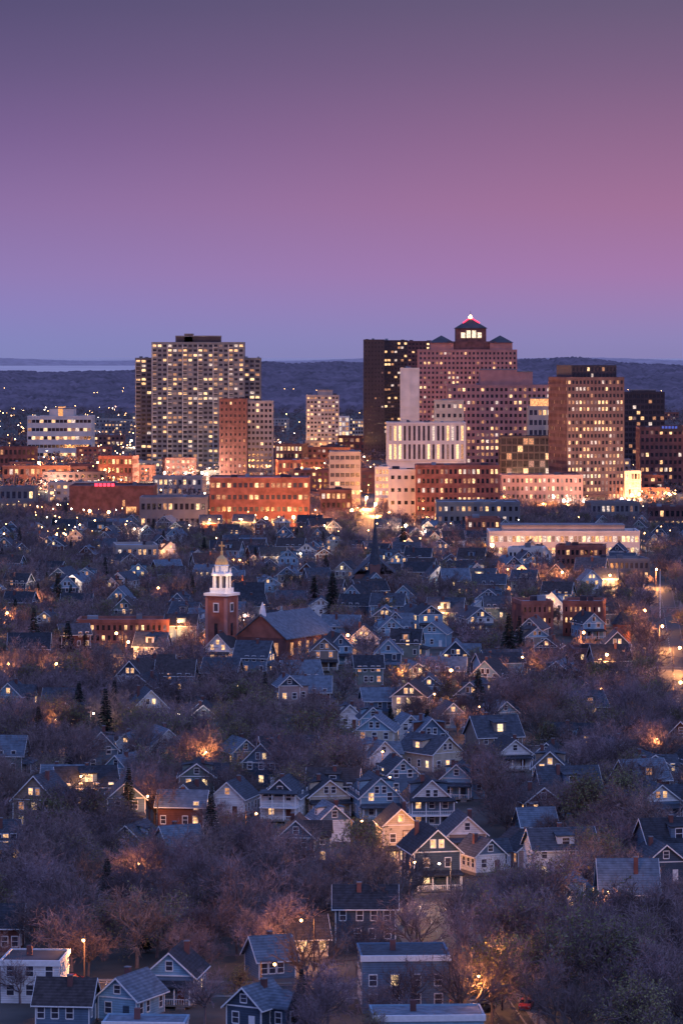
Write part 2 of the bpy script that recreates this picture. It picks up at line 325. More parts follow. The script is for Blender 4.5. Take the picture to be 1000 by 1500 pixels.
def house(X, Y, w, L, he, rise, yaw, wall, roof, detail=True, porch=1, lit=.2, chim=True, name='wood_house', dormer=False, wing=False):
    mb = MB(); hw = w/2
    mb.box(-hw+.04, hw-.04, .04, L-.04, 0, .6, 'concrete_gray')
    zf = .58
    gab = wall if R.random() < .6 else R.choice(('siding_grayblue', 'siding_slate', 'siding_ltblue', 'siding_white'))
    mb.poly([(-hw, 0, zf), (hw, 0, zf), (hw, 0, he), (-hw, 0, he)], wall); mb.poly([(hw, 0, he), (0, 0, he+rise), (-hw, 0, he)], gab)
    mb.poly([(hw, L, zf), (-hw, L, zf), (-hw, L, he), (0, L, he+rise), (hw, L, he)], wall)
    mb.poly([(hw, 0, zf), (hw, L, zf), (hw, L, he), (hw, 0, he)], wall)
    mb.poly([(-hw, L, zf), (-hw, 0, zf), (-hw, 0, he), (-hw, L, he)], wall)
    o_, ov, t = .5, .55, .2; sl = rise/hw; ex = hw+o_; ez = he-sl*o_
    for sg in (-1, 1):
        A = [(0, -ov, he+rise+.02), (sg*ex, -ov, ez+.02), (sg*ex, L+ov, ez+.02), (0, L+ov, he+rise+.02)]
        B = [(p[0], p[1], p[2]+t) for p in A]
        if sg < 0: A.reverse(); B.reverse()
        mb.hexa(A+B, roof)
        for y0 in (-ov-.07, L+ov):
            q = [(0, y0, he+rise-.1), (sg*ex, y0, ez-.1), (sg*ex, y0+.07, ez-.1), (0, y0+.07, he+rise-.1)]
            mb.hexa(q+[(p[0], p[1], p[2]+.27) for p in q], 'trim_white')
        mb.box(*sorted((sg*ex, sg*(ex+.1))), -ov, L+ov, ez-.03, ez+.13, 'trim_white')
        for yy in (-.04, L-.12):
            mb.box(*sorted((sg*(hw-.14), sg*(hw+.03))), yy, yy+.16, zf, he-.05, 'trim_white')
    mb.box(-hw+.1, hw-.1, -.1, .01, he-.12, he+.06, 'trim_white')
    fr = ((-hw, 0), (1, 0), (0, -1), w)
    dk = 'glass_mid'
    fz = [1.5, 4.4] if he > 5 else [1.5]
    if he > 8: fz.append(7.3)
    for k, z in enumerate(fz):
        xs = (w*.2, w*.5, w*.8) if w > 8.5 else (w*.27, w*.73)
        for i, a in enumerate(xs):
            if k == 0 and i == len(xs)-1:
                mb.obox(fr[0], fr[1], fr[2], a-.5, a+.5, 0, .06, .6, 2.7, R.choice(('siding_redbrown', 'trim_white', 'siding_slate'))); continue
            window(mb, fr[0], fr[1], fr[2], a, z, 1.0, 1.5, pick(lit*1.2, dk, HLIT), detail)
    if rise > 2.2:
        if w > 8: 
            for a in (w*.5-.75, w*.5+.75): window(mb, fr[0], fr[1], fr[2], a, he+rise*.2, .85, min(1.3, rise*.4), pick(lit, dk, HLIT), detail)
        else: window(mb, fr[0], fr[1], fr[2], w*.5, he+rise*.22, .95, min(1.3, rise*.4), pick(lit, dk, HLIT), detail)
    for (oo, uu, nn) in (((hw, 0), (0, 1), (1, 0)), ((-hw, L), (0, -1), (-1, 0))):
        for z in fz:
            for i in range(4):
                if R.random() < .75: window(mb, oo, uu, nn, L*(.14+.24*i)+R.uniform(-.3, .3), z, .95, 1.5, pick(lit*.8, dk, HLIT), detail)
    if porch:
        pw = hw-.15; pd = 2.2
        mb.box(-pw, pw, -pd, -.05, .35, .6, 'pavement')
        lv = [3.0] if porch == 1 else [3.0, 5.9]
        for zt in lv:
            zb = .6 if zt < 4 else 3.25
            for i in range(4):
                a = -pw+.15+i*(2*pw-.3)/3
                mb.box(a-.1, a+.1, -pd+.06, -pd+.26, zb, zt, 'trim_white')
            mb.box(-pw, pw, -pd+.12, -pd+.2, zb+.75, zb+.85, 'trim_white')
            if detail:
                nb = int(2*pw/.35)
                for i in range(nb): mb.box(-pw+.1+i*.35, -pw+.16+i*.35, -pd+.13, -pd+.19, zb+.05, zb+.75, 'trim_white')
            if zt == lv[-1]:
                q = [(-pw-.25, -pd-.3, zt), (pw+.25, -pd-.3, zt), (pw+.25, -.03, zt), (-pw-.25, -.03, zt)]
                mb.hexa(q+[(q[0][0], q[0][1], zt+.2), (q[1][0], q[1][1], zt+.2), (q[2][0]-.2, q[2][1], zt+.75), (q[3][0]+.2, q[3][1], zt+.75)], roof)
            else:
                mb.box(-pw-.1, pw+.1, -pd-.1, -.03, zt, zt+.25, 'trim_white')
        mb.box(hw*.4, hw*.4+1.3, -pd-.9, -pd-.01, 0, .3, 'pavement')
    if chim:
        cy_ = L*R.uniform(.35, .7); cx_ = R.uniform(-.25, .25)*w
        zc = he+rise-abs(cx_)*sl
        mb.box(cx_-.35, cx_+.35, cy_-.35, cy_+.35, zc-.8, he+rise+.6, 'brick_dark'); mb.box(cx_-.42, cx_+.42, cy_-.42, cy_+.42, he+rise+.6, he+rise+.75, 'concrete_gray')
    if dormer:
        for sg in (-1, 1):
            x0 = sg*hw*.82; x1 = sg*hw*.15; y0, y1 = L*.35, L*.62; zb = he+.2; zt = he+rise*.72
            mb.box(min(x0, x1), max(x0, x1), y0, y1, zb, zt, wall)
            q = [(x0+sg*.3, y0-.25, zt-.1), (x0+sg*.3, y1+.25, zt-.1), (x1, y1+.25, zt+.35), (x1, y0-.25, zt+.35)]
            mb.hexa(q+[(p[0], p[1], p[2]+.16) for p in q], roof)
            window(mb, (x0, 0), (0, 1) if sg > 0 else (0, -1), (sg, 0), (y0+y1)/2*(1 if sg > 0 else -1), zb+.5, 1.3, max(.6, zt-zb-.9), pick(lit, dk, HLIT), detail)
    if wing:
        x0, x1 = hw-.01, hw+2.6; y0, y1 = L*.35, L*.8; ym = (y0+y1)/2; hz = he-.1; rz = rise*.75
        mb.box(x0, x1, y0, y1, 0, hz, wall); mb.poly([(x1, y0, hz), (x1, y1, hz), (x1, ym, hz+rz)], wall)
        for sg, yy in ((-1, y0), (1, y1)):
            q = [(0, ym, hz+rz+.03), (x1+.4, ym, hz+rz+.03), (x1+.4, yy+sg*.4, hz-.3), (0, yy+sg*.4, hz-.3)]
            mb.hexa(q+[(p[0], p[1], p[2]+.2) for p in q], roof)
        for z in fz: window(mb, (x1, 0), (0, 1), (1, 0), ym, z, 1.1, 1.5, pick(lit, dk, HLIT), detail); window(mb, (0, y0), (1, 0), (0, -1), (x0+x1)/2, z, .9, 1.5, pick(lit, dk, HLIT), detail)
    FOOT.append((X-math.sin(yaw)*L/2, Y+math.cos(yaw)*L/2, max(w, L)*.62))
    return mb.obj(name, (X, Y, 0), yaw)

def flat_house(X, Y, w, L, h, yaw, wall, lit=.2, roof='roof_tar', name='flat_roof_house'):
    mb = MB(); hw = w/2
    mb.box(-hw, hw, 0, L, 0, h, wall); mb.box(-hw-.25, hw+.25, -.25, .1, h-.5, h+.35, 'trim_white')
    mb.box(-hw-.2, hw+.2, L-.1, L+.2, h-.3, h+.3, wall); mb.box(-hw-.2, -hw+.1, .11, L-.11, h-.3, h+.3, wall); mb.box(hw-.1, hw+.2, .11, L-.11, h-.3, h+.3, wall)
    mb.box(-hw+.11, hw-.11, .11, L-.11, h-.1, h+.1, roof)
    nf = max(1, int(h/2.9)); nc = max(2, int(w/2.6))
    for j in range(nf):
        for i in range(nc): window(mb, (-hw, 0), (1, 0), (0, -1), (i+.5)*w/nc, 1.2+j*2.8, 1.05, 1.5, pick(lit, 'glass_mid', HLIT), True)
        for i in range(4):
            window(mb, (hw, 0), (0, 1), (1, 0), (i+.5)*L/4, 1.2+j*2.8, 1, 1.5, pick(lit, 'glass_mid', HLIT), True)
            window(mb, (-hw, L), (0, -1), (-1, 0), (i+.5)*L/4, 1.2+j*2.8, 1, 1.5, pick(lit, 'glass_mid', HLIT), True)
    mb.box(-hw*.3, -hw*.3+.8, L*.5, L*.5+.8, h, h+1.6, 'brick_dark')
    FOOT.append((X, Y+L/2, max(w, L)*.62))
    return mb.obj(name, (X, Y, 0), yaw)

rf = ['shingle_dark', 'shingle_dark', 'shingle_gray', 'shingle_gray', 'shingle_light', 'shingle_brown']
HS = [(640, 1306, 70, 1216, 'g', 12, 'slate', 'shingle_dark', 1, .45), (587, 1268, 52, 1185, 'g', 8, 'cream', 'shingle_dark', 1, .5),
      (632, 1216, 66, 1143, 'g', 6, 'grayblue', 'shingle_dark', 2, .12), (557, 1204, 60, 1140, 'g', 10, 'ltblue', 'shingle_gray', 1, .12),
      (483, 1198, 60, 1143, 'g', 10, 'cream', 'shingle_dark', 1, .3), (410, 1204, 56, 1142, 'g', -10, 'white', 'shingle_gray', 2, .2),
      (490, 1238, 48, 1180, 'g', 14, 'white', 'shingle_light', 0, .15), (684, 1256, 56, 1196, 'g', 8, 'tan', 'shingle_gray', 1, .2),
      (718, 1282, 48, 1238, 'g', 25, 'white', 'shingle_gray', 0, .1), (784, 1274, 56, 1228, 'g', 20, 'pink', 'shingle_dark', 0, .2),
      (655, 1133, 56, 1080, 'g', 38, 'cream', 'shingle_gray', 0, .3), (754, 1130, 50, 1084, 'g', 12, 'white', 'shingle_dark', 1, .2),
      (800, 1130, 40, 1094, 'g', -12, 'grayblue', 'shingle_dark', 0, .2), (546, 1092, 36, 1036, 'g', 6, 'ltblue', 'shingle_gray', 0, .2),
      (601, 1096, 33, 1048, 'g', 14, 'white', 'shingle_light', 0, .15), (512, 1070, 28, 1040, 'g', 10, 'white', 'shingle_gray', 0, .2),
      (663, 1070, 34, 1030, 'g', 12, 'ltblue', 'shingle_gray', 0, .3), (562, 1136, 46, 1086, 'g', 25, 'white', 'shingle_light', 0, .1),
      (590, 1168, 46, 1112, 'g', 15, 'grayblue', 'shingle_gray', 0, .1), (668, 1172, 44, 1120, 'g', -10, 'ltblue', 'shingle_gray', 1, .1),
      (333, 1200, 50, 1146, 'g', -15, 'white', 'shingle_gray', 0, .2), (270, 1195, 40, 1150, 'g', -20, 'sage', 'shingle_brown', 0, .2),
      (184, 1116, 34, 1080, 'g', -12, 'white', 'shingle_light', 0, .2), (424, 1048, 32, 990, 'g', 10, 'pink', 'shingle_light', 0, .5),
      (475, 984, 40, 935, 'g', 0, 'tan', 'shingle_dark', 1, .6), (539, 1006, 40, 962, 's', 5, 'sage', 'shingle_dark', 0, .6),
      (573, 946, 40, 905, 'g', 10, 'ltblue', 'shingle_light', 0, .1), (632, 950, 42, 912, 'g', -10, 'ltblue', 'shingle_light', 0, .2),
      (470, 905, 38, 876, 'g', 0, 'white', 'shingle_gray', 0, .2), (612, 915, 34, 890, 'g', 20, 'grayblue', 'shingle_gray', 0, .2),
      (560, 1045, 60, 1014, 's', 8, 'grayblue', 'shingle_light', 0, .1), (740, 1065, 40, 1035, 'g', 30, 'ltblue', 'shingle_light', 0, .1),
      (968, 1205, 60, 1150, 'g', 15, 'grayblue', 'shingle_gray', 1, .2), (990, 1252, 52, 1195, 'g', 12, 'white', 'shingle_gray', 0, .2),
      (975, 1296, 60, 1238, 'g', 10, 'slate', 'shingle_gray', 0, .2), (248, 1474, 74, 1396, 'g', -8, 'grayblue', 'shingle_dark', 1, .05),
      (172, 1500, 64, 1448, 'g', -25, 'ltblue', 'shingle_light', 0, .0), (95, 1508, 80, 1452, 's', -6, 'grayblue', 'shingle_brown', 0, .1),
      (395, 1438, 56, 1392, 's', 20, 'grayblue', 'shingle_light', 0, .1), (357, 1515, 60, 1462, 'g', -30, 'slate', 'shingle_light', 0, 0),
      (447, 1406, 56, 1352, 's', 10, 'cream', 'shingle_brown', 0, .6), (535, 1388, 88, 1302, 's', 0, 'slate', 'shingle_dark', 0, .02),
      (0, 1268, 50, 1205, 's', 10, 'ltblue', 'shingle_gray', 0, .3), (262, 1262, 56, 1216, 's', 25, 'ltblue', 'shingle_light', 0, .1),
      (92, 1168, 60, 1130, 's', 0, 'pink', 'shingle_light', 0, .1), (170, 1150, 40, 1110, 'g', -30, 'ltblue', 'shingle_light', 0, .1),
      (0, 1400, 60, 1330, 's', 0, 'redbrown', 'shingle_dark', 0, .3), (185, 1260, 50, 1215, 'g', -20, 'ltblue', 'shingle_gray', 0, .1),
      (360, 1125, 40, 1085, 'g', 20, 'grayblue', 'shingle_light', 0, .2), (125, 862, 36, 832, 'g', 0, 'ltblue', 'shingle_gray', 0, .2),
      (395, 870, 34, 845, 'g', 10, 'ltblue', 'shingle_light', 0, .3), (710, 905, 34, 876, 'g', 0, 'white', 'shingle_light', 0, .3), (785, 1235, 50, 1200, 's', 10, 'ltblue', 'shingle_light', 0, .2)]
for (x, yb, wp, yp, ori, yw, wall, roof, po, li) in HS:
    X, D = P(x, yb); s = D/F; tot = (yb-yp)*s*1.0
    tot = max(6.5, tot); w = wp*s
    nm = 'wood_house'
    if ori == 'g':
        rise = min(w*.45, tot*.42); he = tot-rise; L = w*R.uniform(1.25, 1.5)
        house(X, D, w, L, he, rise, math.radians(yw), 'siding_'+wall, roof, True, po, li, dormer=R.random() < .35, wing=R.random() < .25, name=nm)
    else:
        L = w; w2 = max(7, w*.7); rise = min(w2*.42, tot*.45); he = tot-rise; a = math.radians(90+yw)
        house(X+L/2*math.cos(math.radians(yw)), D+w2/2, w2, L, he, rise, a, 'siding_'+wall, roof, True, 0, li, name=nm)
    core = 380 < x < 830
    KEEP.append((X-w/2-2, X+w/2+2, D-(0.10 if core else .075)*D, D+2, .92 if core else .8))
X, D = P(44, 1470); flat_house(X, D, 8.6, 10, 6.0, math.radians(-4), 'siding_white', .1, 'roof_tar')
KEEP.append((X-5, X+8, D-45, D, .97))
X, D = P(594, 1484); flat_house(X, D, 12.6, 11, 8.0, math.radians(3), 'siding_grayblue', .06, 'shingle_gray'); KEEP.append((X-7, X+7, D-45, D, .6))
X, D = P(210, 1535); flat_house(X, D, 11, 6, 3.2, math.radians(-4), 'siding_ltblue', 0, 'shingle_light', 'garage')
X, D = P(628, 1540); flat_house(X, D, 15, 8, 4.6, math.radians(3), 'siding_ltblue', 0, 'shingle_light', 'garage')

# ------------------------------------------------------------------ streets
NZ = [0]
ROADS = []
def street(p0, p1, w, name='street'):
    mb = MB(); p0 = Vector(p0); p1 = Vector(p1); d = p1-p0; L = d.length; u = d/L; n = Vector((-u.y, u.x))
    NZ[0] += 1; z = .008+.004*NZ[0]
    def q(a, b, zz): v = p0+u*a+n*b; return (v.x, v.y, zz)
    mb.poly([q(0, -w/2, z), q(L, -w/2, z), q(L, w/2, z), q(0, w/2, z)], 'asphalt')
    for sg in (-1, 1):
        mb.obox(p0, u, n, 0, L, *sorted((sg*(w/2+.002), sg*(w/2+.2))), -.05, .13, 'concrete_gray')
        mb.obox(p0, u, n, 0, L, *sorted((sg*(w/2+1.4), sg*(w/2+3.0))), -.05, .08, 'pavement')
    a = 2
    while a < L-4:
        mb.poly([q(a, -.08, z+.004), q(a+3, -.08, z+.004), q(a+3, .08, z+.004), q(a, .08, z+.004)], 'road_paint'); a += 8
    mb.obj(name); ROADS.append((p0, u, n, L, w/2+1.2))
street((26, 440), (13, 594), 7.5)
street((-95, 604), (95, 590), 8.5)
street((-52, 514), (22, 508), 7)
street((86, 860), (132, 1420), 9)
street((-120, 832), (125, 820), 8)
street((-150, 1040), (160, 1030), 8)
street((-190, 1290), (190, 1275), 8)
street((-240, 1640), (240, 1625), 9)
street((12, 1645), (26, 2700), 14)
street((-300, 2060), (300, 2050), 14)
street((-400, 2900), (400, 2880), 18)
def on_road(x, y, m=0):
    for p0, u, n, L, hw in ROADS:
        v = Vector((x, y))-p0; a = v.dot(u); b = v.dot(n)
        if -2 < a < L+2 and abs(b) < hw+m: return True
    return False
mb = MB(); X, D = P(115, 1445); mb.box(X-12, X+10, D-7, D+7, -.05, .05, 'asphalt')
for i in range(7): mb.box(X-11+i*3, X-10.88+i*3, D+1, D+6, .04, .056, 'road_paint')
mb.obj('parking_lot'); KEEP.append((X-14, X+12, D-30, D+9, 1))

# ------------------------------------------------------------------ filler houses
walls = ['siding_white', 'siding_ltblue', 'siding_ltblue', 'siding_grayblue', 'siding_grayblue', 'siding_cream', 'siding_slate', 'siding_sage', 'siding_tan', 'siding_redbrown']
cnt = 0; D = 562.0
HOUSES = []
def free(x, y, r):
    for fx, fy, fr in FOOT:
        if (fx-x)**2+(fy-y)**2 < (fr+r)**2: return False
    return True
while D < 1850:
    x = -0.118*D
    while x < 0.118*D:
        xx = x+R.uniform(-4, 4); yy = D+R.uniform(-8, 8); px = 500+xx*F/yy
        pr = .62 if 380 < px < 800 else (.5 if D > 1150 else .42)
        if R.random() < pr and free(xx, yy+5, 6.2) and not on_road(xx, yy+5, 7):
            w = R.uniform(6.8, 9.4); L = R.uniform(9, 13); he = R.uniform(5.0, 6.6); rise = w*R.uniform(.34, .52)
            house(xx, yy, w, L, he, rise, math.radians(R.choice((0, 0, 0, 90, 90))+R.uniform(-20, 20)), R.choice(walls), R.choice(rf), D < 850, R.choice((0, 1, 1)) if D < 1200 else 0, R.choice((.05, .15, .3, .6)), dormer=R.random() < .3, wing=D < 1200 and R.random() < .2)
            cnt += 1; HOUSES.append((xx, yy))
            if R.random() < (.55 if 380 < px < 800 else .35): KEEP.append((xx-4, xx+4, yy-.055*yy, yy, .7))
        x += 17
    D += 30

# ------------------------------------------------------------------ church
X, D = P(325, 968); mb = MB(); s = D/F
def Z(y): return H-(y-HY)*s
hw = 3.5
mb.box(-hw, hw, -hw, hw, 0, Z(870), 'brick')
for sx in (-1, 1):
    for sy in (-1, 1): mb.box(*sorted((sx*(hw-.6), sx*(hw+.25))), *sorted((sy*(hw-.6), sy*(hw+.25))), 0, Z(874), 'brick_pink')
for k in range(4):
    a = k*math.pi/2; u = (math.cos(a), math.sin(a)); n = (math.sin(a), -math.cos(a)); o = (n[0]*hw, n[1]*hw)
    mb.obox(o, u, n, -1.0, 1.0, 0, .12, Z(896), Z(882), 'trim_white'); mb.obox(o, u, n, -.7, .7, 0, .18, Z(894), Z(883.5), 'glass_mid')
    mb.obox(o, u, n, -.55, .55, 0, .14, Z(930), Z(912), 'glass_dark')
mb.box(-hw-.6, hw+.6, -hw-.6, hw+.6, Z(872), Z(868), 'trim_white')
mb.box(-2.7, 2.7, -2.7, 2.7, Z(868), Z(861), 'trim_white')
mb.ngon(0, 0, (1.7, 1.7), (Z(862), Z(842)), 8, 'concrete_gray')
for i in range(8):
    a = math.pi*(i+.5)/4; mb.ngon(2.5*math.cos(a), 2.5*math.sin(a), (.42, .34), (Z(861), Z(842)), 8, 'trim_white')
mb.ngon(0, 0, (3.3, 3.3, 2.9), (Z(843), Z(840), Z(838.5)), 16, 'trim_white')
for i in range(8):
    a = math.pi*i/4; mb.ngon(2.9*math.cos(a), 2.9*math.sin(a), (.22, .05), (Z(839), Z(831)), 6, 'trim_white')
mb.ngon(0, 0, (2.1, 2.1, 2.4, 2.2), (Z(838.5), Z(829), Z(828.5), Z(827)), 12, 'trim_white')
mb.ngon(0, 0, (2.1, 1.95, 1.5, .8, .4, .35, .5, .1), (Z(827), Z(823), Z(818), Z(815), Z(813), Z(809), Z(808), Z(806)), 14, 'gold')
mb.box(-.18, .18, -.14, .14, Z(807), Z(793), 'gold'); mb.box(-1.0, 1.0, -.12, .12, Z(800.5), Z(798), 'gold')
nx0, nx1, ny0, ny1 = 3.5, 21, 3, 34; xm = (nx0+nx1)/2; hz = 7.5; rz = 14.5
mb.box(nx0, nx1, ny0, ny1, 0, hz, 'brick_dark')
mb.poly([(nx0, ny0, hz), (nx1, ny0, hz), (xm, ny0, rz)], 'brick')
for sg, xe in ((-1, nx0-.7), (1, nx1+.7)):
    q = [(xm, ny0-.6, rz+.05), (xe, ny0-.6, hz-.4), (xe, ny1+.5, hz-.4), (xm, ny1+.5, rz+.05)]
    mb.hexa(q+[(p[0], p[1], p[2]+.3) for p in q], 'shingle_light')
for i in range(6):
    mb.box(nx1, nx1+.15, ny0+3+i*5, ny0+4.6+i*5, 2, 6, 'win_warm_dim')
for i in range(3): mb.box(nx0+3.5+i*5, nx0+4.8+i*5, ny0-.15, ny0, 2, 6, 'win_warm_dim')
mb.ngon(xm, ny0+1, (1.2, .9, .05), (rz-.5, rz+1.6, rz+4), 8, 'trim_white')
mb.obj('church', (X, D, 0), math.radians(-28)); FOOT.append((X+14, D+12, 16)); KEEP.append((X-5, X+24, D-70, D+8, .7)); KEEP.append((X-4, X+4, D-110, D, .9))
ld = bpy.data.lights.new('belfry_floodlight', 'POINT'); ld.energy = 1000; ld.color = (1, .62, .35); ld.shadow_soft_size = .2
for sx in (-1, 1):
    l = bpy.data.objects.new('belfry_floodlight', ld); l.location = (X+sx*4.5, D-5, Z(846)); scene.collection.objects.link(l)
X, D = P(412, 962); mb = MB(); s = D/F
mb.ngon(0, 0, (3.2, 3.2), (0, Z(912)), 16, 'siding_cream'); mb.ngon(0, 0, (3.7, 3.7, 3.1, 2.9), (Z(912), Z(910), Z(909.5), Z(908)), 16, 'trim_white')
mb.ngon(0, 0, (2.9, 2.6, 1.9, .9, .4, .35, .05), (Z(908), Z(903), Z(898), Z(895), Z(894), Z(890), Z(887)), 16, 'copper_roof')
for i in range(8):
    a = math.pi*i/4; mb.obox((3.16*math.cos(a), 3.16*math.sin(a)), (-math.sin(a), math.cos(a)), (math.cos(a), math.sin(a)), -.4, .4, -.2, .1, 5, 9, 'win_warm_dim')
mb.obj('domed_rotunda', (X, D, 0)); KEEP.append((X-5, X+5, D-100, D+4, .97))
X, D = P(549, 872); s = D/F; mb = MB()
mb.box(-2.0, 2.0, -2.0, 2.0, 0, Z(826), 'brownstone'); mb.ngon(0, 0, (2.4, 2.2, 1.0, .1), (Z(827), Z(825), Z(792), Z(752)), 8, 'shingle_gray')
mb.box(-8, 8, 3, 30, 0, 8, 'brownstone')
for sg in (-1, 1):
    q = [(0, 2.5, 15), (sg*8.6, 2.5, 7.6), (sg*8.6, 30.5, 7.6), (0, 30.5, 15)]; mb.hexa(q+[(p[0], p[1], p[2]+.3) for p in q], 'shingle_gray')
mb.obj('church_steeple', (X, D, 0)); KEEP.append((X-4, X+4, D-40, D, .5))
X, D = P(910, 945); mb = MB(); mb.ngon(0, 0, (3, 3), (0, 7), 12, 'brick'); mb.ngon(0, 0, (3.6, .1), (6.9, 11.5), 12, 'shingle_dark'); mb.obj('brick_turret', (X, D, 0))
X, D = P(966, 905); mb = MB(); mb.ngon(0, 0, (.2, .1), (0, 17), 8, 'trim_white'); mb.ngon(0, 0, (.2, .3, .05), (17, 17.3, 17.6), 8, 'gold'); mb.obj('flagpole', (X, D, 0))

# ------------------------------------------------------------------ trees
def tube(V, Fc, M, p0, p1, r0, r1, k, mi):
    d = (p1-p0); 
    if d.length < 1e-5: return
    d.normalize(); a = d.cross(Vector((0.3, 0.9, 0.2))); a.normalize(); b = d.cross(a)
    s = len(V)
    for (p, r) in ((p0, r0), (p1, r1)):
        for i in range(k):
            t = 2*math.pi*i/k; q = p+a*(r*math.cos(t))+b*(r*math.sin(t)); V.append((q.x, q.y, q.z))
    for i in range(k):
        j = (i+1) % k; Fc.append((s+i, s+j, s+k+j, s+k+i)); M.append(mi)

def bare_tree(seed, Ht, spread, leaves=0, names=('bark', 'twigs', 'buds_green'), dens=1.0, tw=1.0):
    r = random.Random(seed); V, Fc, M = [], [], []
    def rv(): 
        return Vector((r.gauss(0, 1), r.gauss(0, 1), r.gauss(0, 1))).normalized()
    lens = [Ht*.26, Ht*.40, Ht*.25, Ht*.15, Ht*.085]
    rad = [Ht*.024, Ht*.0145, Ht*.0078, .055*tw, .024]
    kids = [7, 6, 5, 5, 2]
    def rib(p, d, L, w, mi):
        a = d.cross(rv()); a.normalize(); a *= w/2; e = p+d*L
        s = len(V); V.extend(((p+a)[:], (p-a)[:], e[:])); Fc.append((s, s+1, s+2)); M.append(mi)
    def leaf(p):
        k = tw**.5
        a = rv()*r.uniform(.1, .19)*k; b = a.cross(rv()).normalized()*r.uniform(.1, .19)*k
        s = len(V); V.extend(((p-a)[:], (p-b)[:], (p+a)[:], (p+b)[:])); Fc.append((s, s+1, s+2, s+3)); M.append(2)
    def br(p, d, lv):
        L = lens[lv]*r.uniform(.75, 1.2); n = 4 if lv < 2 else (3 if lv < 3 else 2); pts = [p]; rr = rad[lv]
        for i in range(n):
            up = .10 if lv > 1 else .04
            d = (d+rv()*(.16 if lv else .06)+Vector((0, 0, up))).normalized(); pts.append(pts[-1]+d*(L/n))
        for i in range(n):
            r0 = rr*(1-.5*i/n); r1 = rr*(1-.5*(i+1)/n)
            if lv < 3: tube(V, Fc, M, pts[i], pts[i+1], r0, r1, 5 if lv == 0 else 3, 0)
            else: rib(pts[i], (pts[i+1]-pts[i]).normalized(), L/n*1.1, rr*2, 1)
        K = max(2, round(kids[lv]*dens*r.uniform(.8, 1.2)))
        for k in range(K):
            t = (.72+.28*(k/K)) if lv == 0 else r.uniform(.25, 1.0)
            f = t*n; i = min(n-1, int(f)); q = pts[i].lerp(pts[i+1], f-i)
            ax = d.cross(rv()).normalized()
            if lv == 0:
                az = 2*math.pi*(k+r.uniform(-.3, .3))/K; tilt = math.radians(r.uniform(18, 62))*spread if k else .1
                nd = Vector((math.sin(tilt)*math.cos(az), math.sin(tilt)*math.sin(az), math.cos(tilt)))
            else:
                an = math.radians(r.uniform(28, 62)); nd = (d*math.cos(an)+ax*math.sin(an)).normalized()
            if lv < 4:
                if lv+1 < 4: br(q, nd, lv+1)
                else:
                    L4 = lens[4]*r.uniform(.7, 1.3); rib(q, nd, L4, .08*tw, 1)
                    for _ in range(kids[4]):
                        t2 = r.uniform(.2, 1); p2 = q+nd*(L4*t2); n2 = (nd+rv()*.7).normalized(); rib(p2, n2, L4*.65, .065*tw, 1)
                        if leaves and r.random() < leaves: leaf(p2+n2*(L4*r.uniform(.3, .65)))
    br(Vector((0, 0, 0)), Vector((0, 0, 1)), 0)
    me = bpy.data.meshes.new('tree_mesh'); me.from_pydata(V, [], Fc)
    for nme in names: me.materials.append(MATS[nme])
    me.polygons.foreach_set('material_index', M); me.update(); return me

def conifer(seed, Ht, Rd):
    r = random.Random(seed); V, Fc, M = [], [], []
    tube(V, Fc, M, Vector((0, 0, 0)), Vector((0, 0, Ht*.97)), Ht*.018, .04, 6, 0)
    z = Ht*.1
    while z < Ht:
        t = (z-Ht*.1)/(Ht*.9); rr = Rd*(1-t)**.85*r.uniform(.8, 1.1)+.15
        n = 9
        for k in range(n):
            az = 2*math.pi*(k+r.random())/n; L = rr*r.uniform(.65, 1.15); dr = Vector((math.cos(az), math.sin(az), r.uniform(-.35, .05)))
            side = Vector((-math.sin(az), math.cos(az), 0)); p0 = Vector((0, 0, z))
            m_ = max(4, int(L*5))
            for i in range(m_):
                q = p0+dr*(L*(i+.6)/m_)
                for sg in (-1, 1):
                    e = q+side*sg*r.uniform(.25, .6)*(1.2-i/m_)+dr*.3+Vector((0, 0, r.uniform(-.25, .05))); w = dr*.16+Vector((0, 0, .08))
                    s = len(V); V.extend(((q+w)[:], (q-w)[:], e[:])); Fc.append((s, s+1, s+2)); M.append(1)
        z += Ht*.028
    me = bpy.data.meshes.new('conifer_mesh'); me.from_pydata(V, [], Fc)
    for nme in ('bark', 'needles'): me.materials.append(MATS[nme])
    me.polygons.foreach_set('material_index', M); me.update(); return me

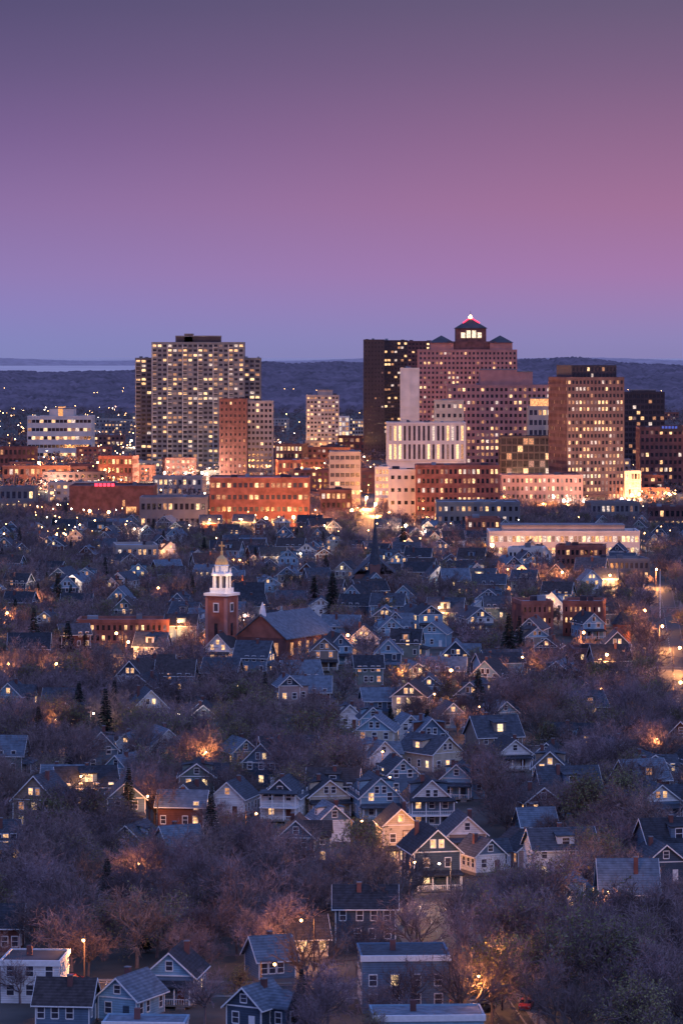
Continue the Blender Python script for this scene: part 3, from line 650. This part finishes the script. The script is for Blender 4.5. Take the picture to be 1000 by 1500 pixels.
TB = [bare_tree(11, 15, 1.0), bare_tree(12, 15, .8), bare_tree(13, 14, 1.15), bare_tree(14, 16, .9, dens=.95), bare_tree(15, 13, 1.1)]
TG = [bare_tree(21, 13, 1.15, .7), bare_tree(22, 12, 1.0, .9), bare_tree(23, 14, 1.0, .5)]
TBf = [bare_tree(41+i, 14.5, 1.0+.1*i, dens=.74, tw=1.9) for i in range(4)]
TGf = [bare_tree(51+i, 13, 1.1, .9, dens=.74, tw=1.9) for i in range(2)]
TC = [conifer(31, 14, 3.4), conifer(32, 16, 3.0)]
col = scene.collection
def put(me, name, x, y, s, sz=1):
    o = bpy.data.objects.new(name, me); o.location = (x, y, -.05); o.scale = (s, s, s*sz); o.rotation_euler = (0, 0, R.uniform(0, 6.28)); col.objects.link(o)
EX = [(458, 1125, 1.35, 1), (130, 1235, 1.1, 1), (205, 1090, 1.0, 1), (860, 1230, 1.15, 1), (910, 1250, 1.1, 1), (250, 1120, 1.0, 1), (770, 1480, 1.15, 1), (830, 1480, 1.15, 1), (690, 1440, 1.0, 0), (880, 1400, 1.1, 1), (740, 1430, 1.1, 1), (720, 1500, 1.0, 1),
      (600, 1500, .75, 0), (35, 1300, 1.0, 0), (200, 1370, 1.0, 0), (250, 1380, 1.05, 0), (120, 1380, 1.0, 0), (320, 1370, 1.05, 0), (400, 1330, 1.05, 0), (480, 1510, .9, 0), (550, 1310, .8, 0), (30, 1470, .6, 0), (750, 1350, 1, 1), (800, 1370, 1.1, 1), (940, 1420, 1.1, 0), (980, 1450, 1.1, 0),
      (450, 1470, 1.0, 0), (350, 1300, 1.0, 0), (440, 1290, .9, 0), (530, 1440, .9, 0), (850, 1330, 1.1, 0), (900, 1480, 1.1, 1), (510, 1345, .6, 0), (300, 1500, .7, 0), (130, 1430, .7, 0), (420, 1400, .9, 0), (670, 1390, .9, 0), (60, 1350, 1.0, 0), (300, 1310, 1.0, 0), (200, 1300, 1.0, 1), (470, 1330, .9, 0)]
for x, y, s, g in EX:
    X, D = P(x, y); put(R.choice(TG if g else TB), 'budding_tree' if g else 'bare_tree', X, D, s)
for x, y, s in ((572, 1098, .75), (625, 1108, .8), (487, 905, 1.2), (460, 900, 1.0), (745, 985, 1.25), (760, 980, 1.0), (100, 985, 1.1), (125, 990, .9), (85, 895, 1), (50, 965, 1), (700, 1060, 1), (590, 820, 1.1)):
    X, D = P(x, y); put(R.choice(TC), 'evergreen_tree', X, D, s)
grid = {}
nt_ = 0
for k in range(15000):
    D = math.sqrt(R.uniform(460**2, 2080**2)); x = R.uniform(-.12, .12)*D; px = 500+x*F/D
    sc = R.uniform(.6, 1.1) if D < 1000 else R.uniform(.6, .98)
    if D < 510 and px < 330: continue
    if on_road(x, D, 0): continue
    ok = True
    for fx, fy, fr in FOOT:
        if (fx-x)**2+(fy-D)**2 < (fr*.75+.5)**2: ok = False; break
    if not ok: continue
    for a0, a1, b0, b1, pr in KEEP:
        if a0 < x < a1 and b0 < D < b1:
            if R.random() < pr: ok = False; break
            sc = min(sc, .52)
    if not ok: continue
    md = 5.3 if D < 1000 else 6.6
    gx, gy = int(x//8), int(D//8); near = False
    for i in (-1, 0, 1):
        for j in (-1, 0, 1):
            for (qx, qy) in grid.get((gx+i, gy+j), ()):
                if (qx-x)**2+(qy-D)**2 < md*md: near = True
    if near: continue
    grid.setdefault((gx, gy), []).append((x, D))
    t = R.random()+(.0 if x < 0 else -.05); far = D > 900
    if t < .74: put(R.choice(TBf if far else TB), 'bare_tree', x, D, sc, R.uniform(.9, 1.1))
    elif t < .96: put(R.choice(TGf if far else TG), 'budding_tree', x, D, sc*.95)
    else: put(R.choice(TC), 'evergreen_tree', x, D, sc*.85)
    nt_ += 1
print('houses', cnt, 'trees', nt_)

rng = np.random.default_rng(5)
n = 4200; per = 60
ds = np.sqrt(rng.uniform(2050**2, 6500**2, n)); xs = rng.uniform(-.125, .125, n)*ds
keepm = np.ones(n, bool)
for fx, fy, fr in FOOT:
    if fy > 1900: keepm &= ((xs-fx)**2+(ds-fy)**2) > (fr*.9+4)**2
xs, ds = xs[keepm], ds[keepm]; n = len(xs)
hs = rng.uniform(8, 14, n)
c = rng.normal(0, 1, (n, per, 3)); c /= np.linalg.norm(c, axis=2, keepdims=True); c *= rng.uniform(.5, 1, (n, per, 1))
c[:, :, 0] *= (hs*.45)[:, None]; c[:, :, 1] *= (hs*.45)[:, None]; c[:, :, 2] = c[:, :, 2]*(hs*.42)[:, None]+(hs*.58)[:, None]
c[:, :, 0] += xs[:, None]; c[:, :, 1] += ds[:, None]
tri = c.reshape(-1, 1, 3)+rng.normal(0, .75, (n*per, 3, 3))
tri = tri.reshape(-1, 3); me = bpy.data.meshes.new('distant_trees')
nf = len(tri)//3
me.vertices.add(len(tri)); me.vertices.foreach_set('co', tri.astype('f').ravel())
me.loops.add(nf*3); me.loops.foreach_set('vertex_index', np.arange(nf*3, dtype='i'))
me.polygons.add(nf); me.polygons.foreach_set('loop_start', np.arange(0, nf*3, 3, dtype='i'))
me.materials.append(MATS['twigs']); me.update(calc_edges=True); me.validate()
o = bpy.data.objects.new('distant_trees', me); col.objects.link(o)

# ------------------------------------------------------------------ hills, ground, water
def hills(name, y0, ydepth, xw, zf, step, seed, mat='forest_hill_hazed'):
    rg = np.random.default_rng(seed)
    nx = int(2*xw/step); ny = 46
    X = np.linspace(-xw, xw, nx); T = np.linspace(0, 1, ny)
    top = np.array([zf(x) for x in X])
    prof = np.sin(np.clip(T, 0, 1)*math.pi)**.8
    Zg = prof[:, None]*top[None, :]
    Zg += rg.uniform(0, 8, Zg.shape)*(prof[:, None] > .1)
    vx = np.zeros((ny, nx, 3)); vx[:, :, 0] = X[None, :]; vx[:, :, 1] = y0+T[:, None]*ydepth; vx[:, :, 2] = Zg-.5
    idx = np.arange(ny*nx).reshape(ny, nx)
    q = np.stack([idx[:-1, :-1], idx[:-1, 1:], idx[1:, 1:], idx[1:, :-1]], -1).reshape(-1, 4)
    me = bpy.data.meshes.new(name); me.vertices.add(ny*nx); me.vertices.foreach_set('co', vx.astype('f').ravel())
    me.loops.add(len(q)*4); me.loops.foreach_set('vertex_index', q.astype('i').ravel())
    me.polygons.add(len(q)); me.polygons.foreach_set('loop_start', np.arange(0, len(q)*4, 4, dtype='i'))
    me.materials.append(MATS[mat]); me.update(calc_edges=True)
    o = bpy.data.objects.new(name, me); col.objects.link(o)
HP = [(-2300, 48), (-850, 50), (-700, 52), (-600, 55), (-500, 60), (-400, 70), (-280, 77), (-100, 78), (60, 74), (250, 78), (450, 85), (560, 84), (650, 78), (800, 70), (2300, 66)]
def z1(x):
    b = float(np.interp(x, [p[0] for p in HP], [p[1] for p in HP]))
    return b-3+2.5*math.sin(x/70)+1.8*math.sin(x/31+2)
def z2(x): return 30+9*math.sin(x/170+1)+4*math.sin(x/60)
hills('distant_hills', 6900, 2400, 2200, z1, 6, 1)
hills('forest_ridge', 5600, 1100, 1800, z2, 5, 2)
hills('far_shore', 30000, 4000, 9000, lambda x: 50+14*math.sin(x/900)+8*math.sin(x/310), 40, 3, 'far_hill_hazed')
mb = MB(); mb.poly([(-60000, -3000, 0), (60000, -3000, 0), (60000, 90000, 0), (-60000, 90000, 0)], 'grass_ground'); mb.obj('ground')
surf('sea_water', (.75, .6, .55), rough=.5, var=.12, scale=.0009, spec=.2)  # pale diffuse colour stands in for the sky reflected on the water
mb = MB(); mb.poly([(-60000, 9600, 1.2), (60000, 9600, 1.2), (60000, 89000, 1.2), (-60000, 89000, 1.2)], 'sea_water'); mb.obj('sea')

# ------------------------------------------------------------------ lamps
def lamp_mesh(br, mat):
    mb = MB(); mb.ngon(0, 0, (.16, .14, .09), (0, .5, 8), 8, 'dark_metal'); mb.box(-.05, .05, -1.8, .05, 7.85, 7.97, 'dark_metal')
    mb.box(-.2, .2, -2.4, -1.6, 7.8, 8.0, 'dark_metal'); mb.ngon(0, -2.0, (br*.3, br, br, br*.3), (7.78-2*br, 7.78-1.5*br, 7.78-.5*br, 7.78), 8, mat)
    return mb.mesh('street_lamp')
LM = {('o', 0): lamp_mesh(.2, 'lamp_orange'), ('w', 0): lamp_mesh(.2, 'lamp_white'), ('o', 1): lamp_mesh(.85, 'lamp_orange'), ('w', 1): lamp_mesh(.85, 'lamp_white'), ('o', 2): lamp_mesh(.4, 'lamp_orange'), ('w', 2): lamp_mesh(.4, 'lamp_white')}
LD = {}
def lamp(X, D, c, pw, far, rz=None):
    o = bpy.data.objects.new('street_lamp', LM[(c, far)]); o.location = (X, D, 0); o.rotation_euler = (0, 0, R.choice((0, 1.57, -1.57, .4)) if rz is None else rz); col.objects.link(o)
    key = (c, pw)
    if key not in LD:
        ld = bpy.data.lights.new('lamp_light', 'POINT'); ld.energy = pw; ld.color = (1, .38, .11) if c == 'o' else (1, .70, .46); ld.shadow_soft_size = .5; LD[key] = ld
    l = bpy.data.objects.new('lamp_light', LD[key]); l.parent = o; l.location = (0, -2.0, 6.9 if far == 0 else 5.6); col.objects.link(l)
for x, y, c, pw in ((590, 1280, 'o', 5500), (514, 1262, 'o', 4000), (14, 1010, 'o', 7000), (440, 835, 'w', 14000), (124, 1448, 'o', 5500), (382, 1490, 'o', 2500), (302, 1150, 'o', 4500), (985, 985, 'o', 20000), (965, 950, 'o', 22000),
                    (940, 925, 'o', 20000), (985, 1040, 'o', 14000), (690, 1080, 'o', 4500), (735, 1480, 'o', 4500), (905, 1325, 'o', 3500), (460, 1420, 'o', 5500), (185, 975, 'o', 9000), (300, 960, 'o', 7000), (760, 1000, 'o', 8000),
                    (600, 1325, 'o', 6500), (660, 1330, 'w', 3000), (560, 1150, 'o', 1800), (360, 1250, 'o', 2500), (880, 1050, 'o', 5000), (960, 1130, 'o', 4000), (70, 1100, 'o', 4000), (220, 1330, 'o', 2500), (660, 1020, 'o', 4500),
                    (620, 800, 'w', 20000), (700, 830, 'o', 22000), (740, 860, 'o', 20000), (830, 865, 'o', 18000), (900, 870, 'o', 20000), (960, 860, 'o', 24000), (700, 1505, 'o', 3000), (500, 965, 'o', 5000), (350, 985, 'o', 6000), (80, 1010, 'o', 6000), (240, 890, 'o', 9000), (60, 900, 'o', 9000), (785, 960, 'o', 9000), (850, 960, 'o', 9000), (180, 962, 'o', 7000)):
    X, D = P(x, y); lamp(X, D, c, pw, 0 if y > 1050 else 2)
for k in range(46):
    hx_, hy_ = R.choice(HOUSES); D = hy_-5; lamp(hx_+R.choice((-6.5, 6.5)), D, 'o' if R.random() < .85 else 'w', (2000, 4500, 8000)[min(2, int((D-500)/400))], 0 if D < 950 else 2)
K = 4.6
for x, y, c, pw in ((350, 780, 'o', 8000), (395, 778, 'o', 8000), (430, 776, 'o', 7000), (320, 778, 'o', 6000), (535, 745, 'o', 42000), (548, 755, 'o', 32000), (528, 722, 'o', 42000), (540, 700, 'o', 30000), (415, 660, 'o', 28000), (440, 668, 'w', 24000), (460, 700, 'o', 32000), (445, 718, 'o', 26000), (405, 716, 'o', 20000),
                    (300, 706, 'w', 26000), (270, 708, 'w', 20000), (240, 706, 'w', 20000), (215, 704, 'o', 20000), (150, 716, 'o', 24000), (120, 712, 'o', 24000), (90, 714, 'o', 24000), (60, 690, 'o', 24000), (20, 700, 'o', 24000), (140, 690, 'o', 24000), (160, 768, 'o', 12000), (130, 766, 'o', 8000), (190, 655, 'w', 20000), (8, 745, 'o', 18000),
                    (100, 650, 'o', 20000), (50, 682, 'o', 16000), (575, 770, 'o', 12000), (620, 778, 'o', 8000), (745, 752, 'o', 14000), (800, 756, 'o', 14000), (850, 752, 'w', 16000), (905, 748, 'w', 20000), (925, 750, 'w', 20000), (940, 740, 'o', 16000), (700, 722, 'o', 22000), (640, 730, 'o', 16000), (985, 740, 'o', 14000),
                    (500, 690, 'o', 24000), (510, 765, 'o', 14000), (470, 775, 'o', 9000), (720, 820, 'o', 4000), (780, 822, 'o', 4000), (850, 824, 'o', 4000), (910, 822, 'o', 4000), (600, 790, 'w', 8000), (350, 712, 'o', 18000), (385, 712, 'o', 16000), (770, 722, 'o', 16000), (830, 750, 'w', 12000)):
    X, D = P(x, y); lamp(X, D, c, pw*K, 1)
for k in range(34):  # extra lamps at random spots, added to strengthen the warm glow on downtown facades
    X, D = P(R.uniform(0, 1000), R.uniform(630, 765)); lamp(X, D, 'o' if R.random() < .8 else 'w', 70000, 1)
mbo = MB()
for k in range(640):       # far street lights, one object
    yb = HY+(R.uniform(68, 190) if R.random() < .75 else R.uniform(190, 290)); x = R.uniform(-20, 1020) if R.random() < .65 else R.uniform(-20, 210)
    X, D = P(x, yb); r_ = R.uniform(.2, .6)*(D/3000)**.6
    zz = R.uniform(7, 10)
    mbo.ngon(X, D, (.12, .1), (0, zz), 4, 'dark_metal'); mbo.ngon(X, D, (.05, r_, .05), (zz-.2, zz-.2+r_, zz-.2+2*r_), 6, R.choice(('lamp_orange', 'lamp_orange', 'lamp_orange', 'lamp_white')))
for k in range(22):
    x = R.uniform(-20, 1020); D = R.uniform(5900, 6150); X = (x-500)*D/F; zz = R.uniform(26, 38); r_ = .4
    mbo.ngon(X, D, (.12, .1), (0, zz), 4, 'dark_metal'); mbo.ngon(X, D, (.05, r_, .05), (zz-.2, zz-.2+r_, zz-.2+2*r_), 6, 'lamp_orange')
mbo.obj('distant_street_lights')

# ------------------------------------------------------------------ cars
def car_mesh(paint):
    mb = MB(); pr = [(-2.2, .35), (-2.25, .75), (-1.9, .95), (-1.15, 1.02), (-.55, 1.42), (.85, 1.45), (1.5, 1.05), (2.15, .98), (2.25, .6), (2.2, .35)]
    n = len(pr); 
    for sg in (-1, 1):
        ins = [(x, sg*(.88 if z < 1.03 else .7), z) for x, z in pr]
        if sg < 0: mb.poly(ins, paint)
        else: mb.poly(ins[::-1], paint)
    for i in range(n):
        a, b = pr[i], pr[(i+1) % n]; ya = .88 if a[1] < 1.03 else .7; yb = .88 if b[1] < 1.03 else .7
        mb.poly([(a[0], -ya, a[1]), (a[0], ya, a[1]), (b[0], yb, b[1]), (b[0], -yb, b[1])], 'glass_dark' if i in (3, 5) else paint)
    for sg in (-1, 1):
        mb.poly([(-1.0, sg*.895, 1.04), (1.35, sg*.895, 1.06), (.8, sg*.735, 1.38), (-.5, sg*.735, 1.36)], 'glass_dark')
        for x in (-1.4, 1.4):
            k = len(mb.v); 
            for yy in (sg*.72, sg*.93):
                for i in range(12): t = i*math.pi/6; mb.v.append((x+.33*math.cos(t), yy, .33+.33*math.sin(t)))
            for i in range(12): mb.f.append((k+i, k+(i+1) % 12, k+12+(i+1) % 12, k+12+i)); mb.m.append(mb.mi('rubber'))
            mb.f.append(tuple(k+12+i for i in range(12))); mb.m.append(mb.mi('rubber'))
        mb.box(-2.28, -2.2, *sorted((sg*.5, sg*.8)), .62, .76, 'car_silver'); mb.box(2.2, 2.28, *sorted((sg*.5, sg*.8)), .68, .85, 'car_red')
    return mb.mesh('car')
CM = [car_mesh('car_dark'), car_mesh('car_silver'), car_mesh('car_red')]
for x, y, rz in ((104, 1442, .1), (570, 1300, .0), (628, 1306, .05), (735, 1430, 1.5), (770, 1478, 1.4), (700, 1482, .2), (720, 1400, 1.6), (520, 1312, 0), (680, 1322, 0), (655, 1480, .1), (300, 1316, 0)):
    X, D = P(x, y); o = bpy.data.objects.new('parked_car', R.choice(CM)); o.location = (X, D, .06); o.rotation_euler = (0, 0, rz); col.objects.link(o)

# ------------------------------------------------------------------ world
w = bpy.data.worlds.new('World'); scene.world = w; w.use_nodes = True; nt = w.node_tree; nt.nodes.clear()
out = nt.nodes.new('ShaderNodeOutputWorld'); bg = nt.nodes.new('ShaderNodeBackground')
tc = nt.nodes.new('ShaderNodeTexCoord'); sp = nt.nodes.new('ShaderNodeSeparateXYZ'); nt.links.new(tc.outputs['Generated'], sp.inputs[0])
up1, up2 = (.20, .26, .66, 1), (.26, .36, .88, 1)
def ramp(st):
    r = nt.nodes.new('ShaderNodeValToRGB'); e = r.color_ramp.elements; r.color_ramp.interpolation = 'LINEAR'
    e[0].position = 0; e[0].color = lin(st[0][1]); e[1].position = 1; e[1].color = (.25, .35, .88, 1)
    for y, c in st[1:]: q = e.new((HY-y)/F); q.color = lin(c)
    q = e.new(.17); q.color = lin('#66608f'); q = e.new(.3); q.color = up1; q = e.new(.55); q.color = up2
    nt.links.new(sp.outputs['Z'], r.inputs[0]); return r
rl = ramp([(520, '#8286bd'), (495, '#8486bf'), (450, '#8b82be'), (400, '#8f7db6'), (300, '#8b71a6'), (200, '#796295'), (100, '#665884'), (0, '#564f77')])
rr = ramp([(520, '#8a82b4'), (495, '#8f84b8'), (450, '#9b80b4'), (400, '#a57aac'), (300, '#a37299'), (200, '#926a8f'), (100, '#7d6285'), (0, '#6a5c7b')])
mr = nt.nodes.new('ShaderNodeMapRange'); mr.interpolation_type = 'SMOOTHSTEP'; mr.inputs[1].default_value = -.16; mr.inputs[2].default_value = .13
nt.links.new(sp.outputs['X'], mr.inputs[0])
mx = nt.nodes.new('ShaderNodeMixRGB'); nt.links.new(mr.outputs[0], mx.inputs[0]); nt.links.new(rl.outputs[0], mx.inputs[1]); nt.links.new(rr.outputs[0], mx.inputs[2])
sky = nt.nodes.new('ShaderNodeTexSky'); sky.sky_type = 'NISHITA'; sky.sun_disc = False; sky.sun_elevation = math.radians(-4); sky.sun_rotation = math.radians(150)
sc_ = nt.nodes.new('ShaderNodeMixRGB'); sc_.blend_type = 'ADD'; sc_.inputs[0].default_value = .05
nt.links.new(mx.outputs[0], sc_.inputs[1]); nt.links.new(sky.outputs[0], sc_.inputs[2]); nt.links.new(sc_.outputs[0], bg.inputs[0]); bg.inputs[1].default_value = 1.0
nt.links.new(bg.outputs[0], out.inputs[0])
sd = bpy.data.lights.new('afterglow_sun', 'SUN'); sd.energy = .38; sd.angle = math.radians(25); sd.color = (.66, .72, 1)
so = bpy.data.objects.new('afterglow_sun', sd); so.rotation_euler = (math.radians(62), 0, math.radians(25)); col.objects.link(so)

# ------------------------------------------------------------------ camera
cd = bpy.data.cameras.new('camera'); cam = bpy.data.objects.new('camera', cd); cam.location = (0, 0, H); cam.rotation_euler = (math.radians(90), 0, 0)
cd.sensor_fit = 'VERTICAL'; cd.sensor_height = 36; cd.lens = F/1500*36; cd.shift_y = -(750-HY)/1500; cd.clip_start = 1; cd.clip_end = 200000
col.objects.link(cam); scene.camera = cam
scene.view_settings.view_transform = 'Standard'; scene.view_settings.look = 'None'; scene.view_settings.exposure = 0
